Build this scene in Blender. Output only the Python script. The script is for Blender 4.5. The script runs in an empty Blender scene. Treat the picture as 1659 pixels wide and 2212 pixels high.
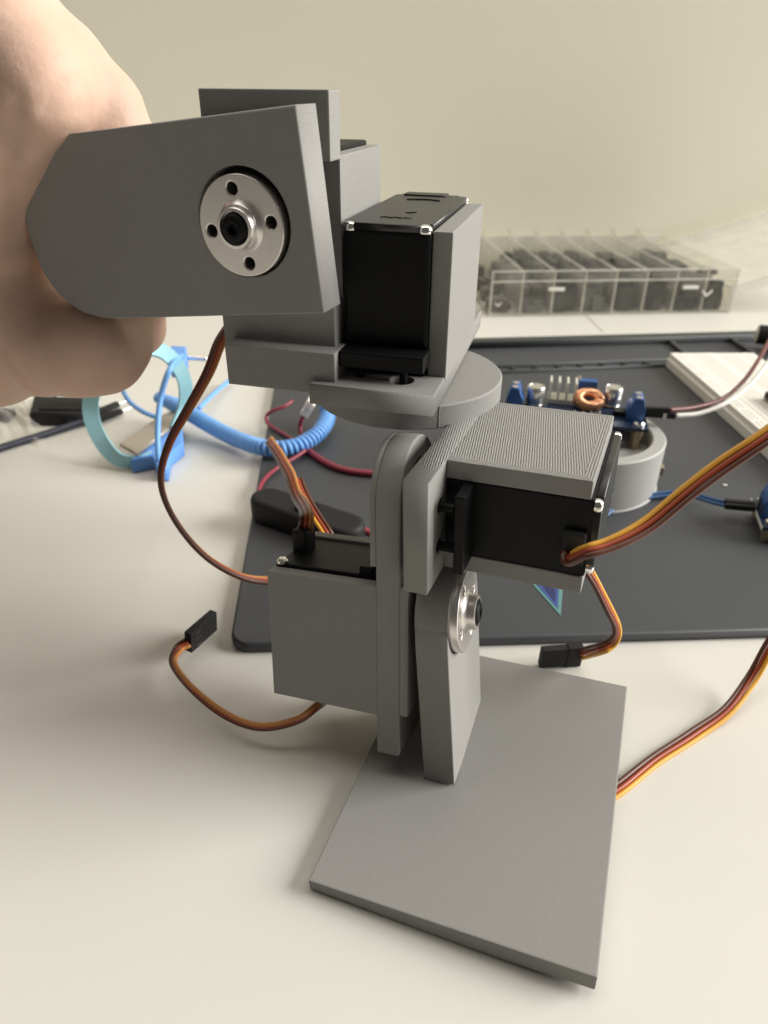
import bpy, bmesh, math, random
import numpy as np
from mathutils import Matrix, Vector
random.seed(7); rng = np.random.default_rng(7)
C = bpy.context.scene.collection
MM = 0.001
# ------------------------------------------------------------------ camera, light, exposure
F_PX = 1543.15; CX, CY = 829.5, 1106.0; CAM_H = 162.446        # reference raster 1659 x 2212, lengths in mm
RW = np.array([[0.9999017526, 0.0140173143, 0.0],
               [0.0072463392, -0.5169055294, 0.8560117781],
               [0.0119989861, -0.8559276772, -0.5169563190]])
cam_d = bpy.data.cameras.new('camera'); cam = bpy.data.objects.new('camera', cam_d); C.objects.link(cam)
cam_d.sensor_fit = 'VERTICAL'; cam_d.sensor_height = 34.6; cam_d.lens = F_PX / 2212 * 34.6
cam_d.clip_start = 0.01; cam_d.clip_end = 20
M = Matrix.Identity(4)
for r in range(3):
    M[r][0] = RW[r, 0]; M[r][1] = -RW[r, 1]; M[r][2] = -RW[r, 2]
M[2][3] = CAM_H * MM
cam.matrix_world = M
cam_d.dof.use_dof = True; cam_d.dof.focus_distance = 0.172; cam_d.dof.aperture_fstop = cam_d.lens / 1.25
bpy.context.scene.camera = cam

world = bpy.data.worlds.new('World'); bpy.context.scene.world = world; world.use_nodes = True
bg = world.node_tree.nodes['Background']; bg.inputs[0].default_value = (1.0, 0.93, 0.84, 1); bg.inputs[1].default_value = 0.095

def lamp(name, loc, aim, sx, sy, power, col):
    d = bpy.data.lights.new(name, 'AREA'); d.shape = 'RECTANGLE'; d.size = sx; d.size_y = sy; d.energy = power; d.color = col
    o = bpy.data.objects.new(name, d); C.objects.link(o); o.location = loc
    o.rotation_euler = (Vector(aim) - Vector(loc)).to_track_quat('-Z', 'Y').to_euler(); return o
lamp('window_light', (3.4, 0.28, 1.5), (0.0, 0.28, 0.08), 1.9, 2.0, 262, (1.0, 0.975, 0.93))
lamp('added_overhead_fill', (0.0, 0.42, 1.7), (0.0, 0.42, 0.0), 2.6, 0.7, 16, (1.0, 0.95, 0.86))  # added overhead fill that lifts top faces and the wall

vs = bpy.context.scene.view_settings
vs.view_transform = 'Standard'; vs.look = 'None'; vs.exposure = 0.0; vs.gamma = 1.0

def ray_dir(u, v): return RW @ np.array([(u - CX) / F_PX, (v - CY) / F_PX, 1.0])
def T(u, v, z=0.0):                                             # where the line of sight meets the level z (mm)
    d = ray_dir(u, v); s = (z - CAM_H) / d[2]; return d * s + np.array([0, 0, CAM_H])
def D(u, v, depth): return ray_dir(u, v) * depth + np.array([0, 0, CAM_H])

# frames of the arm's joints (mm)
def fr(rows):
    m = Matrix.Identity(4)
    for i in range(3):
        for j in range(4): m[i][j] = rows[i][j] * (MM if j == 3 else 1)
    return m
F1 = fr([[0.94081, 0.33501, -0.0515, 16.59264], [-0.33546, 0.94206, -9e-05, 139.87861], [0.04848, 0.01736, 0.99867, 5.43888]])
F6 = fr([[0.93998, 0.32982, -0.08753, 16.59264], [-0.31564, 0.93785, 0.14422, 139.87861], [0.12966, -0.10794, 0.98567, 5.43888]])
F2 = fr([[0.93804, 0.34617, -0.01572, 13.23418], [-0.33313, 0.91333, 0.2342, 145.41242], [0.09543, -0.21445, 0.97206, 43.25839]])
F3 = fr([[0.93133, 0.36288, -0.03076, 12.7129], [-0.36191, 0.93163, 0.03286, 153.17978], [0.04058, -0.01947, 0.99899, 75.49756]])
F4 = fr([[0.96868, 0.24828, -0.0039, 4.62241], [-0.24826, 0.96868, 0.00522, 187.35031], [0.00507, -0.00409, 0.99998, 88.41422]])
F5 = fr([[0.92463, 0.36531, -0.10773, -30.81489], [-0.36355, 0.93087, 0.03626, 161.38823], [0.11353, 0.00564, 0.99352, 135.57144]])
WORLD = Matrix.Identity(4)
def F5P(u, v, y):                                               # sight line against a plane of the held plate's frame
    m = np.array(F5); R = m[:3, :3]; t = m[:3, 3] / MM
    d = R.T @ ray_dir(u, v); o = R.T @ (np.array([0, 0, CAM_H]) - t); s = (y - o[1]) / d[1]
    return R @ (o + d * s) + t

# ------------------------------------------------------------------ materials
def material(name, col, rough=0.5, metal=0.0, bump=(), var=0.0, var_scale=60, spec=0.5, alpha=1.0, sss=0.0):
    m = bpy.data.materials.new(name); m.use_nodes = True; nt = m.node_tree; p = nt.nodes['Principled BSDF']
    p.inputs['Base Color'].default_value = (*col, 1); p.inputs['Roughness'].default_value = rough
    p.inputs['Metallic'].default_value = metal; p.inputs['Specular IOR Level'].default_value = spec
    tc = nt.nodes.new('ShaderNodeTexCoord')
    if var:
        n = nt.nodes.new('ShaderNodeTexNoise'); n.inputs['Scale'].default_value = var_scale; n.inputs['Detail'].default_value = 6
        nt.links.new(tc.outputs['Object'], n.inputs['Vector'])
        mx = nt.nodes.new('ShaderNodeMix'); mx.data_type = 'RGBA'
        mx.inputs[6].default_value = (*[c * (1 - var) for c in col], 1); mx.inputs[7].default_value = (*[min(1, c * (1 + var)) for c in col], 1)
        nt.links.new(n.outputs[0], mx.inputs[0]); nt.links.new(mx.outputs[2], p.inputs['Base Color'])
    prev = None
    for scale, strength, dist in bump:
        n = nt.nodes.new('ShaderNodeTexNoise'); n.inputs['Scale'].default_value = scale; n.inputs['Detail'].default_value = 3
        nt.links.new(tc.outputs['Object'], n.inputs['Vector'])
        b = nt.nodes.new('ShaderNodeBump'); b.inputs['Strength'].default_value = strength; b.inputs['Distance'].default_value = dist
        nt.links.new(n.outputs[0], b.inputs['Height'])
        if prev: nt.links.new(prev.outputs[0], b.inputs['Normal'])
        nt.links.new(b.outputs[0], p.inputs['Normal']); prev = b
    if sss:
        p.inputs['Subsurface Weight'].default_value = sss; p.inputs['Subsurface Radius'].default_value = (1, .35, .2); p.inputs['Subsurface Scale'].default_value = 0.004
    return m

def print_material(name, col, axis):                            # layer lines of printed plastic along one local axis
    m = material(name, col, 0.6, bump=[(1600, 0.26, 0.00012)], var=0.05, var_scale=900, spec=0.3)
    nt = m.node_tree; p = nt.nodes['Principled BSDF']; tc = [n for n in nt.nodes if n.type == 'TEX_COORD'][0]
    w = nt.nodes.new('ShaderNodeTexWave'); w.bands_direction = axis; w.inputs['Scale'].default_value = 800
    w.inputs['Distortion'].default_value = 0.6; w.inputs['Detail'].default_value = 1
    nt.links.new(tc.outputs['Object'], w.inputs['Vector'])
    b = nt.nodes.new('ShaderNodeBump'); b.inputs['Strength'].default_value = 0.33; b.inputs['Distance'].default_value = 0.0001
    nt.links.new(w.outputs[0], b.inputs['Height'])
    old = p.inputs['Normal'].links[0].from_node
    nt.links.new(old.outputs[0], b.inputs['Normal']); nt.links.new(b.outputs[0], p.inputs['Normal'])
    return m

GREY = (0.262, 0.257, 0.247)
M_print = print_material('grey_print', GREY, 'Z')
M_print_y = print_material('grey_print_upright', GREY, 'Y')
M_cap_black = material('black_plastic_cap', (0.012, 0.012, 0.012), 0.38, spec=0.6, bump=[(1500, 0.15, 0.0001)])
M_black = material('black_plastic', (0.006, 0.006, 0.0065), 0.45, spec=0.16, bump=[(1500, 0.15, 0.0001)], var=0.2, var_scale=300)
M_black2 = material('black_rubber', (0.012, 0.012, 0.0125), 0.6, spec=0.3, bump=[(900, 0.2, 0.0001)])
M_silver = material('machined_aluminium', (0.78, 0.74, 0.71), 0.34, 1.0, bump=[(700, 0.05, 0.00006)], var=0.06, var_scale=500)
M_chrome = material('bright_steel', (0.85, 0.83, 0.80), 0.16, 1.0)
M_dark = material('painted_cavity_shade', (0.02, 0.018, 0.015), 0.7)  # near-black colour stands in for shade inside holes and gaps
M_yellow = material('yellow_insulation', (0.72, 0.36, 0.04), 0.38)
M_red = material('red_insulation', (0.33, 0.055, 0.02), 0.38)
M_brown = material('brown_insulation', (0.10, 0.032, 0.018), 0.38)
M_orange = material('orange_insulation', (0.50, 0.20, 0.05), 0.4)
M_crimson = material('crimson_insulation', (0.24, 0.028, 0.05), 0.42)
M_white_wire = material('white_insulation', (0.75, 0.73, 0.68), 0.4)
M_blue_wire = material('blue_insulation', (0.03, 0.10, 0.24), 0.4)
M_navy = material('navy_insulation', (0.018, 0.02, 0.04), 0.45)
M_cord = material('sky_blue_cord', (0.16, 0.38, 0.78), 0.4)
M_band = material('teal_band_fabric', (0.28, 0.52, 0.58), 0.75, bump=[(1200, 0.4, 0.0002)])
M_clip = material('blue_clip_plastic', (0.12, 0.31, 0.75), 0.4)
M_plate_metal = material('brushed_steel', (0.50, 0.45, 0.37), 0.42, 0.6)
M_skin = material('skin', (0.62, 0.42, 0.325), 0.56, spec=0.32, bump=[(900, 0.25, 0.0003), (260, 0.2, 0.0009)], var=0.15, var_scale=42, sss=0.12)
M_mat = material('dark_silicone', (0.047, 0.050, 0.056), 0.55, bump=[(900, 0.2, 0.0002)], var=0.08, var_scale=200)
M_mat_dark = material('dark_silicone_edge', (0.036, 0.04, 0.041), 0.55)
M_desk = material('white_laminate', (0.63, 0.615, 0.568), 0.42, bump=[(2500, 0.06, 0.00008)], var=0.02, var_scale=25)
M_wall = material('cream_wall_paint', (0.87, 0.84, 0.70), 0.9, bump=[(260, 0.10, 0.0006)], var=0.025, var_scale=8)
M_joint = material('joint_line', (0.35, 0.32, 0.27), 0.8)  # darker tone of the seam in the desk top
M_board = material('white_breadboard', (0.80, 0.78, 0.72), 0.5, bump=[(600, 0.1, 0.0002)])
M_hole = material('breadboard_hole', (0.16, 0.15, 0.14), 0.7)
M_blue_block = material('blue_terminal_plastic', (0.012, 0.075, 0.26), 0.4)
M_pcb = material('dark_blue_pcb', (0.015, 0.03, 0.07), 0.35)
M_copper = material('copper_winding', (0.95, 0.52, 0.30), 0.3, 0.85)
M_core = material('toroid_core', (0.06, 0.05, 0.035), 0.6)
M_sink = material('pale_heat_sink', (0.72, 0.71, 0.65), 0.4, 0.3)
M_cap = material('capacitor_can', (0.72, 0.71, 0.69), 0.25, 0.9)
M_brass = material('brass_standoff', (0.45, 0.38, 0.26), 0.35, 0.9)
M_light_grey = material('light_grey_print', (0.36, 0.36, 0.345), 0.55, bump=[(1800, 0.25, 0.0001)])
M_teal_print = material('teal_print', (0.10, 0.26, 0.25), 0.6)
M_blue_print = material('blue_print', (0.04, 0.07, 0.26), 0.6)
M_navy_print = material('navy_print', (0.018, 0.025, 0.10), 0.6)
M_parts_dark = material('dark_small_part', (0.014, 0.014, 0.015), 0.5)
M_parts_grey = material('grey_small_part', (0.09, 0.09, 0.09), 0.5)

def clear_plastic(name, fac, col=(0.86, 0.85, 0.80)):
    m = bpy.data.materials.new(name); m.use_nodes = True; nt = m.node_tree; p = nt.nodes['Principled BSDF']
    p.inputs['Base Color'].default_value = (*col, 1); p.inputs['Roughness'].default_value = 0.22
    tr = nt.nodes.new('ShaderNodeBsdfTransparent'); tr.inputs[0].default_value = (0.96, 0.955, 0.93, 1)
    lw = nt.nodes.new('ShaderNodeTexNoise'); lw.inputs['Scale'].default_value = 40
    mr = nt.nodes.new('ShaderNodeMapRange'); mr.inputs['From Min'].default_value = .3; mr.inputs['From Max'].default_value = .7
    mr.inputs['To Min'].default_value = fac * .75; mr.inputs['To Max'].default_value = fac * 1.3
    tc = nt.nodes.new('ShaderNodeTexCoord'); nt.links.new(tc.outputs['Object'], lw.inputs['Vector']); nt.links.new(lw.outputs[0], mr.inputs[0])
    mx = nt.nodes.new('ShaderNodeMixShader')
    nt.links.new(mr.outputs[0], mx.inputs[0]); nt.links.new(tr.outputs[0], mx.inputs[1]); nt.links.new(p.outputs[0], mx.inputs[2])
    nt.links.new(mx.outputs[0], nt.nodes['Material Output'].inputs[0]); return m
M_clear = clear_plastic('clear_polypropylene', 0.06)
M_cloudy = clear_plastic('cloudy_polypropylene', 0.20, (0.80, 0.80, 0.77))
M_frost = clear_plastic('frosted_polypropylene', 0.5)
M_rim = clear_plastic('clear_moulded_edge', 0.42)

# raster lines and outline loops on the upward face of the lower joint's bracket
def raster_material():
    m = material('grey_print_raster', GREY, 0.55, bump=[(1800, 0.25, 0.0001)], var=0.05, var_scale=500, spec=0.35)
    nt = m.node_tree; p = nt.nodes['Principled BSDF']; L = nt.links
    tc = [n for n in nt.nodes if n.type == 'TEX_COORD'][0]
    sep = nt.nodes.new('ShaderNodeSeparateXYZ'); L.new(tc.outputs['Object'], sep.inputs[0])
    def mth(op, a, b=None, c=None):
        n = nt.nodes.new('ShaderNodeMath'); n.operation = op
        for i, v in enumerate((a, b, c)):
            if v is None: continue
            if isinstance(v, (int, float)): n.inputs[i].default_value = v
            else: L.new(v, n.inputs[i])
        return n.outputs[0]
    x, y = sep.outputs[0], sep.outputs[1]
    d = mth('MINIMUM', mth('SUBTRACT', 0.03744, x), mth('MINIMUM', mth('ADD', y, 0.00974), mth('SUBTRACT', 0.0295, y)))
    nz = nt.nodes.new('ShaderNodeTexNoise'); nz.inputs['Scale'].default_value = 900; L.new(tc.outputs['Object'], nz.inputs['Vector'])
    wob = mth('MULTIPLY', mth('SUBTRACT', nz.outputs[0], .5), .00045)
    loops = mth('SINE', mth('MULTIPLY', mth('ADD', d, wob), 2 * math.pi / .00062))
    diag = mth('ADD', mth('MULTIPLY', x, .985), mth('MULTIPLY', y, .17))
    lines = mth('SINE', mth('MULTIPLY', mth('ADD', diag, wob), 2 * math.pi / .00057))
    sel = mth('MULTIPLY', mth('LESS_THAN', d, .0022), mth('GREATER_THAN', x, .0056))
    h = mth('ADD', mth('MULTIPLY', sel, loops), mth('MULTIPLY', mth('SUBTRACT', 1., sel), lines))
    nz2 = nt.nodes.new('ShaderNodeTexNoise'); nz2.inputs['Scale'].default_value = 700; nz2.inputs['Detail'].default_value = 3
    L.new(tc.outputs['Object'], nz2.inputs['Vector'])
    h2 = mth('ADD', h, mth('MULTIPLY', nz2.outputs[0], 1.7))
    b = nt.nodes.new('ShaderNodeBump'); b.inputs['Strength'].default_value = 0.75; b.inputs['Distance'].default_value = 0.00013
    ns = nt.nodes.new('ShaderNodeSeparateXYZ'); L.new(tc.outputs['Normal'], ns.inputs[0])
    L.new(mth('MULTIPLY', mth('GREATER_THAN', ns.outputs[2], .8), .62), b.inputs['Strength'])
    L.new(h2, b.inputs['Height']); L.new(b.outputs[0], p.inputs['Normal'])
    return m
M_raster = raster_material()

# ------------------------------------------------------------------ mesh helpers (mm in, metres out)
WM = {}
def link(name, me, mat, M=WORLD, parent=None, smooth=False):
    o = bpy.data.objects.new(name, me); C.objects.link(o)
    if mat and not me.materials: me.materials.append(mat)
    WM[o] = M.copy()
    if parent is not None:
        o.parent = parent; o.matrix_basis = WM[parent].inverted() @ M
    else: o.matrix_basis = M
    if smooth: me.polygons.foreach_set('use_smooth', [True] * len(me.polygons))
    return o
def tag(o, label, cat, group=None, kind=None):
    if label: o['label'] = label
    if cat: o['category'] = cat
    if group: o['group'] = group
    if kind: o['kind'] = kind
    return o
def thing(name, label, cat, loc, group=None):
    o = bpy.data.objects.new(name, None); C.objects.link(o); o.empty_display_size = 0.01
    M = Matrix.Translation(Vector([c * MM for c in loc])); o.matrix_basis = M; WM[o] = M
    return tag(o, label, cat, group)
def struct(o): o['kind'] = 'structure'; return o
def to_mesh(bm, name):
    bm.normal_update(); bmesh.ops.scale(bm, vec=(MM, MM, MM), verts=bm.verts)
    me = bpy.data.meshes.new(name); bm.to_mesh(me); bm.free(); return me
def add_box(bm, x0, x1, y0, y1, z0, z1, bev=0.3, seg=2):
    b2 = bmesh.new(); bmesh.ops.create_cube(b2, size=1)
    for v in b2.verts: v.co = Vector((x0 + (v.co.x + .5) * (x1 - x0), y0 + (v.co.y + .5) * (y1 - y0), z0 + (v.co.z + .5) * (z1 - z0)))
    if bev: bmesh.ops.bevel(b2, geom=b2.edges[:], offset=bev, segments=seg, profile=0.6, affect='EDGES')
    tmp = bpy.data.meshes.new('t'); b2.to_mesh(tmp); b2.free(); bm.from_mesh(tmp); bpy.data.meshes.remove(tmp)
def boxes(name, lst, mat, M=WORLD, parent=None, bev=0.3):
    bm = bmesh.new()
    for b in lst: add_box(bm, *b[:6], bev=b[6] if len(b) > 6 else bev)
    return link(name, to_mesh(bm, name), mat, M, parent)
def prism_mesh(name, outline, holes, c0, c1, plane, bev=0.3):
    """flat outline with holes, given thickness; plane 'xy' 'yz' 'xz' says which axes the outline uses"""
    cu = bpy.data.curves.new(name, 'CURVE'); cu.dimensions = '2D'; cu.fill_mode = 'BOTH'
    for pts in [outline] + list(holes):
        sp = cu.splines.new('POLY'); sp.points.add(len(pts) - 1); sp.use_cyclic_u = True
        for i, p in enumerate(pts): sp.points[i].co = (p[0], p[1], 0, 1)
    cu.extrude = (c1 - c0) / 2 - bev; cu.bevel_depth = bev; cu.bevel_resolution = 1; cu.offset = -bev
    ob = bpy.data.objects.new(name, cu); C.objects.link(ob)
    me0 = bpy.data.meshes.new_from_object(ob)
    bpy.data.objects.remove(ob); bpy.data.curves.remove(cu)
    bm = bmesh.new(); bm.from_mesh(me0); bpy.data.meshes.remove(me0)
    bmesh.ops.remove_doubles(bm, verts=bm.verts, dist=1e-4)
    mid = (c0 + c1) / 2
    for v in bm.verts:
        a, b, c = v.co.x, v.co.y, v.co.z + mid
        v.co = {'xy': (a, b, c), 'yz': (c, a, b), 'xz': (a, c, b)}[plane]
    bmesh.ops.recalc_face_normals(bm, faces=bm.faces[:])
    return to_mesh(bm, name)
def prism(name, outline, holes, c0, c1, plane, mat, M=WORLD, parent=None, bev=0.3):
    return link(name, prism_mesh(name, outline, holes, c0, c1, plane, bev), mat, M, parent)
def circle(cx, cy, r, n=48, a0=0, a1=2 * math.pi, ry=None):
    full = abs(a1 - a0 - 2 * math.pi) < 1e-6; k = n if full else n + 1
    return [(cx + r * math.cos(a0 + (a1 - a0) * i / n), cy + (ry or r) * math.sin(a0 + (a1 - a0) * i / n)) for i in range(k)]
def lathe_mesh(name, prof, n=40, axis='z', c=(0, 0, 0)):
    """prof: (radius, height) pairs, closed at the axis when radius is 0"""
    bm = bmesh.new(); rings = []
    for r, h in prof:
        if r < 1e-6: rings.append([bm.verts.new((0, 0, h))])
        else: rings.append([bm.verts.new((r * math.cos(2 * math.pi * i / n), r * math.sin(2 * math.pi * i / n), h)) for i in range(n)])
    for a, b in zip(rings, rings[1:]):
        for i in range(n):
            j = (i + 1) % n
            if len(a) == 1 and len(b) == 1: continue
            if len(a) == 1: bm.faces.new((a[0], b[i], b[j]))
            elif len(b) == 1: bm.faces.new((a[i], a[j], b[0]))
            else: bm.faces.new((a[i], a[j], b[j], b[i]))
    for v in bm.verts:
        x, y, z = v.co
        v.co = Vector({'z': (x, y, z), 'x': (z, x, y), 'y': (y, z, x)}[axis]) + Vector(c)
    bmesh.ops.recalc_face_normals(bm, faces=bm.faces[:])
    for e in bm.edges:
        if len(e.link_faces) == 2 and e.calc_face_angle(0) > math.radians(38): e.smooth = False
    me = to_mesh(bm, name); me.polygons.foreach_set('use_smooth', [True] * len(me.polygons)); return me
def lathe(name, prof, mat, M=WORLD, parent=None, n=40, axis='z', c=(0, 0, 0)):
    return link(name, lathe_mesh(name, prof, n, axis, c), mat, M, parent)
def spline(pts, n):
    P = np.array(pts, float); P = np.vstack([2 * P[0] - P[1], P, 2 * P[-1] - P[-2]]); out = []
    k = len(P) - 3
    for s in np.linspace(0, k - 1e-9, n):
        i = int(s); t = s - i; p0, p1, p2, p3 = P[i:i + 4]
        out.append(.5 * (2 * p1 + (p2 - p0) * t + (2 * p0 - 5 * p1 + 4 * p2 - p3) * t * t + (3 * p1 - p0 - 3 * p2 + p3) * t ** 3))
    return np.array(out)
def tangents(P):
    t = np.gradient(P, axis=0); return t / np.linalg.norm(t, axis=1)[:, None]
def tube_mesh(name, P, r, sides=10, squash=None):
    P = np.array(P); Tn = tangents(P); n = len(P)
    up = np.array([0, 0, 1.]) if abs(Tn[0][2]) < .9 else np.array([1., 0, 0])
    N = np.cross(Tn[0], up); N /= np.linalg.norm(N); rr = np.broadcast_to(np.asarray(r, float), (n,))
    V = []; Fc = []
    for i in range(n):
        N = N - Tn[i] * (N @ Tn[i]); N /= np.linalg.norm(N); B = np.cross(Tn[i], N)
        for k in range(sides):
            a = 2 * math.pi * k / sides; V.append((P[i] + rr[i] * (N * math.cos(a) + B * math.sin(a))) * MM)
    for i in range(n - 1):
        for k in range(sides):
            j = (k + 1) % sides; Fc.append((i * sides + k, i * sides + j, (i + 1) * sides + j, (i + 1) * sides + k))
    Fc.append(tuple(range(sides))[::-1]); Fc.append(tuple((n - 1) * sides + k for k in range(sides)))
    me = bpy.data.meshes.new(name); me.from_pydata([tuple(v) for v in V], [], Fc); me.update()
    me.polygons.foreach_set('use_smooth', [True] * len(me.polygons)); return me
def tube(name, pts, r, mat, parent=None, n=48, sides=10):
    P = spline(pts, n)
    rr = np.interp(np.linspace(0, 1, n), np.linspace(0, 1, len(r)), r) if isinstance(r, (list, tuple)) else r
    return link(name, tube_mesh(name, P, rr, sides), mat, WORLD, parent)
CAMP = np.array([0, 0, CAM_H])
def ribbon_frames(pts, tw, n):
    P = spline(pts, n); Tn = tangents(P); a = np.interp(np.linspace(0, 1, n), np.linspace(0, 1, len(tw)), tw)
    Lat = []
    for p, t, w in zip(P, Tn, a):
        v = p - CAMP; v /= np.linalg.norm(v); l = np.cross(t, v); l /= np.linalg.norm(l); m = np.cross(l, t)
        Lat.append(l * math.cos(w) + m * math.sin(w))
    return P, np.array(Lat)
def servo_ribbon(root, pts, tw, mats, n=64, pitch=1.28, r=0.66):
    """three insulated wires joined side by side"""
    P, Lat = ribbon_frames(pts, tw, n)
    for k, (nm, m) in enumerate(mats):
        ph = rng.uniform(0, 6.28, 3); tt = np.linspace(0, 1, n)[:, None]
        P = P + .07 * np.sin(tt * np.array([23., 31., 27.]) + ph)
        link(nm, tube_mesh(nm, P + Lat * (1 - k) * pitch, r, 9), m, WORLD, root)
def oriented(origin, xdir, updir):
    x = Vector(xdir).normalized(); z = Vector(updir); z = (z - x * z.dot(x)).normalized(); y = z.cross(x)
    m = Matrix.Identity(4)
    for i in range(3): m[i][0], m[i][1], m[i][2], m[i][3] = x[i], y[i], z[i], origin[i] * MM
    return m

# ------------------------------------------------------------------ setting: desk top, wall
struct(boxes('desk_top', [(-900, 900, -260, 779, -25, 0, 0)], M_desk))
struct(boxes('wall', [(-1500, 1500, 780, 830, -700, 1500, 0)], M_wall))
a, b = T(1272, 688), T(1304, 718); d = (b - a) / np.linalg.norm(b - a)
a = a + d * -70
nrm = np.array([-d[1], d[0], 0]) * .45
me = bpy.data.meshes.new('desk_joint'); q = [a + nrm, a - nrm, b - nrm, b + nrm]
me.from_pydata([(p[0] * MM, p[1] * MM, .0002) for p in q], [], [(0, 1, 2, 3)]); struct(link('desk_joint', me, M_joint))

# ------------------------------------------------------------------ robot arm
arm = thing('robot_arm', 'grey 3D printed robot arm with black servos standing tilted on its square base plate', 'robot arm', (30, 130, 3))
PX0, PX1, PY0, PY1, TP = -16.8, 48.1, -51.1, 34.6, 3.74
def base_mesh():
    n = 25; bm = bmesh.new(); top = []; bot = []
    for i in range(n):
        s = i / (n - 1); x = PX0 + (PX1 - PX0) * s; zb = float(np.interp(s, [0, .12, .3, .5, .7, .85, 1], [-3.3, -3.7, -4.5, -5.2, -5.4, -5.1, -4.9]))
        top.append([bm.verts.new((x, y, 0)) for y in (PY0, PY1)]); bot.append([bm.verts.new((x, y, zb)) for y in (PY0, PY1)])
    for i in range(n - 1):
        for q in ((top[i][0], top[i + 1][0], top[i + 1][1], top[i][1]), (bot[i][0], bot[i][1], bot[i + 1][1], bot[i + 1][0]), (bot[i][0], bot[i + 1][0], top[i + 1][0], top[i][0]), (bot[i][1], top[i][1], top[i + 1][1], bot[i + 1][1])): bm.faces.new(q)
    bm.faces.new((bot[0][0], top[0][0], top[0][1], bot[0][1])); bm.faces.new((bot[-1][0], bot[-1][1], top[-1][1], top[-1][0]))
    bmesh.ops.recalc_face_normals(bm, faces=bm.faces[:])
    ed = [e for e in bm.edges if e.calc_face_angle(0) > .8]
    bmesh.ops.bevel(bm, geom=ed, offset=.35, segments=2, profile=.6, affect='EDGES')
    return to_mesh(bm, 'base_plate')
base = link('base_plate', base_mesh(), M_print, F1, arm)
H1 = 38.4; WP = 15.9
HUBY, HUBZ = -4.3, 43.6
out = [(-WP, -2.0), (WP, -2.0)] + circle(0, H1, WP, 40, 0, math.pi)
post = prism('post', out, [circle(HUBY, HUBZ, 10.7, 48)], 0, 8.2, 'yz', M_print, F6, arm, .3)
prism('post_hole_shade', [(-WP + .4, 10), (WP - .4, 10)] + circle(0, H1, WP - .4, 40, 0, math.pi), [], .6, 5.2, 'yz', M_dark, F6, post, .1)  # dark filler paints the shade behind the horn recess
def horn(M, axis_map, face, parent, holes_rot=0.0):
    """machined disc horn; built about z then turned: disc, hub, screw"""
    hol = [circle(7.5 * math.cos(holes_rot + k * math.pi / 2), 7.5 * math.sin(holes_rot + k * math.pi / 2), 1.3, 20) for k in range(4)]
    disc = prism('servo_horn', circle(0, 0, 10.25, 96), hol, -3.2, 0, 'xy', M_silver, M, parent, .28)
    lathe('horn_hub', [(5.9, -.5), (5.3, .1), (4.6, .5), (4.35, 1.0), (4.3, 2.3), (4.05, 2.6), (3.45, 2.65), (3.4, 1.9), (0, 1.9)], M_silver, M, disc, 48)
    hexa = [(0, 1.7)] 
    lathe('horn_screw', [(0, 2.3), (1.0, 2.3), (1.1, 3.3), (1.35, 3.42), (2.2, 3.25), (2.9, 2.8), (3.25, 2.2), (3.3, 1.6), (0, 1.5)], M_black, M, disc, 36)
    lathe('horn_hole_shade', [(0, -3.25), (9.6, -3.25), (9.6, -4.0), (0, -4.0)], M_dark, M, disc, 40)  # dark disc paints shade into the horn's holes
    return disc
def axes(M, o, x, y):                                           # local frame inside M, o in mm
    x = Vector(x); y = Vector(y); z = x.cross(y); m = Matrix.Identity(4)
    for i in range(3): m[i][0], m[i][1], m[i][2], m[i][3] = x[i], y[i], z[i], o[i] * MM
    return M @ m
horn(axes(F6, (10.3, HUBY, HUBZ), (0, 1, 0), (0, 0, 1)), None, None, arm, .35)

# lower link: printed slab and box holding the first servo
YB = 14.3; L2 = 33.17
out = [(-YB, -34.3), (YB, -34.3)] + circle(0, L2, YB, 40, 0, math.pi)
slab = prism('link_slab', out, [], -10.5, -4.3, 'yz', M_print, F2, arm, .45)
out = [(-YB + .15, 17.6), (YB - .15, 17.6)] + circle(0, L2, YB - .15, 40, 0, math.pi)
prism('link_collar', out, [], -12.05, -10.4, 'yz', M_print, F2, slab, .3)
lathe('joint_disc', [(0, -4.4), (9, -4.4), (9, -.3), (8.7, 0), (0, 0)], M_dark, F2, slab, 64, 'x', (0, 0, 0))  # both discs coloured dark to put shade into the joint gaps
lathe('joint_disc', [(0, -4.4), (9, -4.4), (9, -.4), (0, -.4)], M_dark, F2, slab, 64, 'x', (0, 0, L2))
boxes('slab_layer', [(-4.6, -2.1, -YB + .1, YB - .1, -22.5, 13.2, .9)], M_print, F2, slab)
boxes('servo_box', [(-40.4, -10.3, -YB + .02, -10.3, -23.4, 12.35, .3), (-40.4, -10.3, 10.3, YB - .02, -23.4, 13.9, .3), (-40.3, -10.4, -YB + .3, YB - .3, -23.35, -20.4, .2)], M_print, F2, arm)
s1 = boxes('servo_motor', [(-40.0, -15.2, -10.25, 10.25, -20.2, 13.3, .5), (-16.6, -13, -10.1, 10.1, -24.6, 15.4, .4), (-13.2, -10.6, -9.9, 9.9, -20, 14.2, .3)], M_black, F2, arm)
boxes('cable_relief', [(-40.1, -35.6, -1.0, 5.0, 12.8, 19.2, .8)], M_black2, F2, s1)
lathe('screw', [(0, -.2), (1.5, -.2), (1.5, .5), (1.0, 1.1), (0, 1.3)], M_chrome, axes(F2, (-38.6, -9.0, 13.2), (1, 0, 0), (0, 1, 0)), s1, 20)

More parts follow.
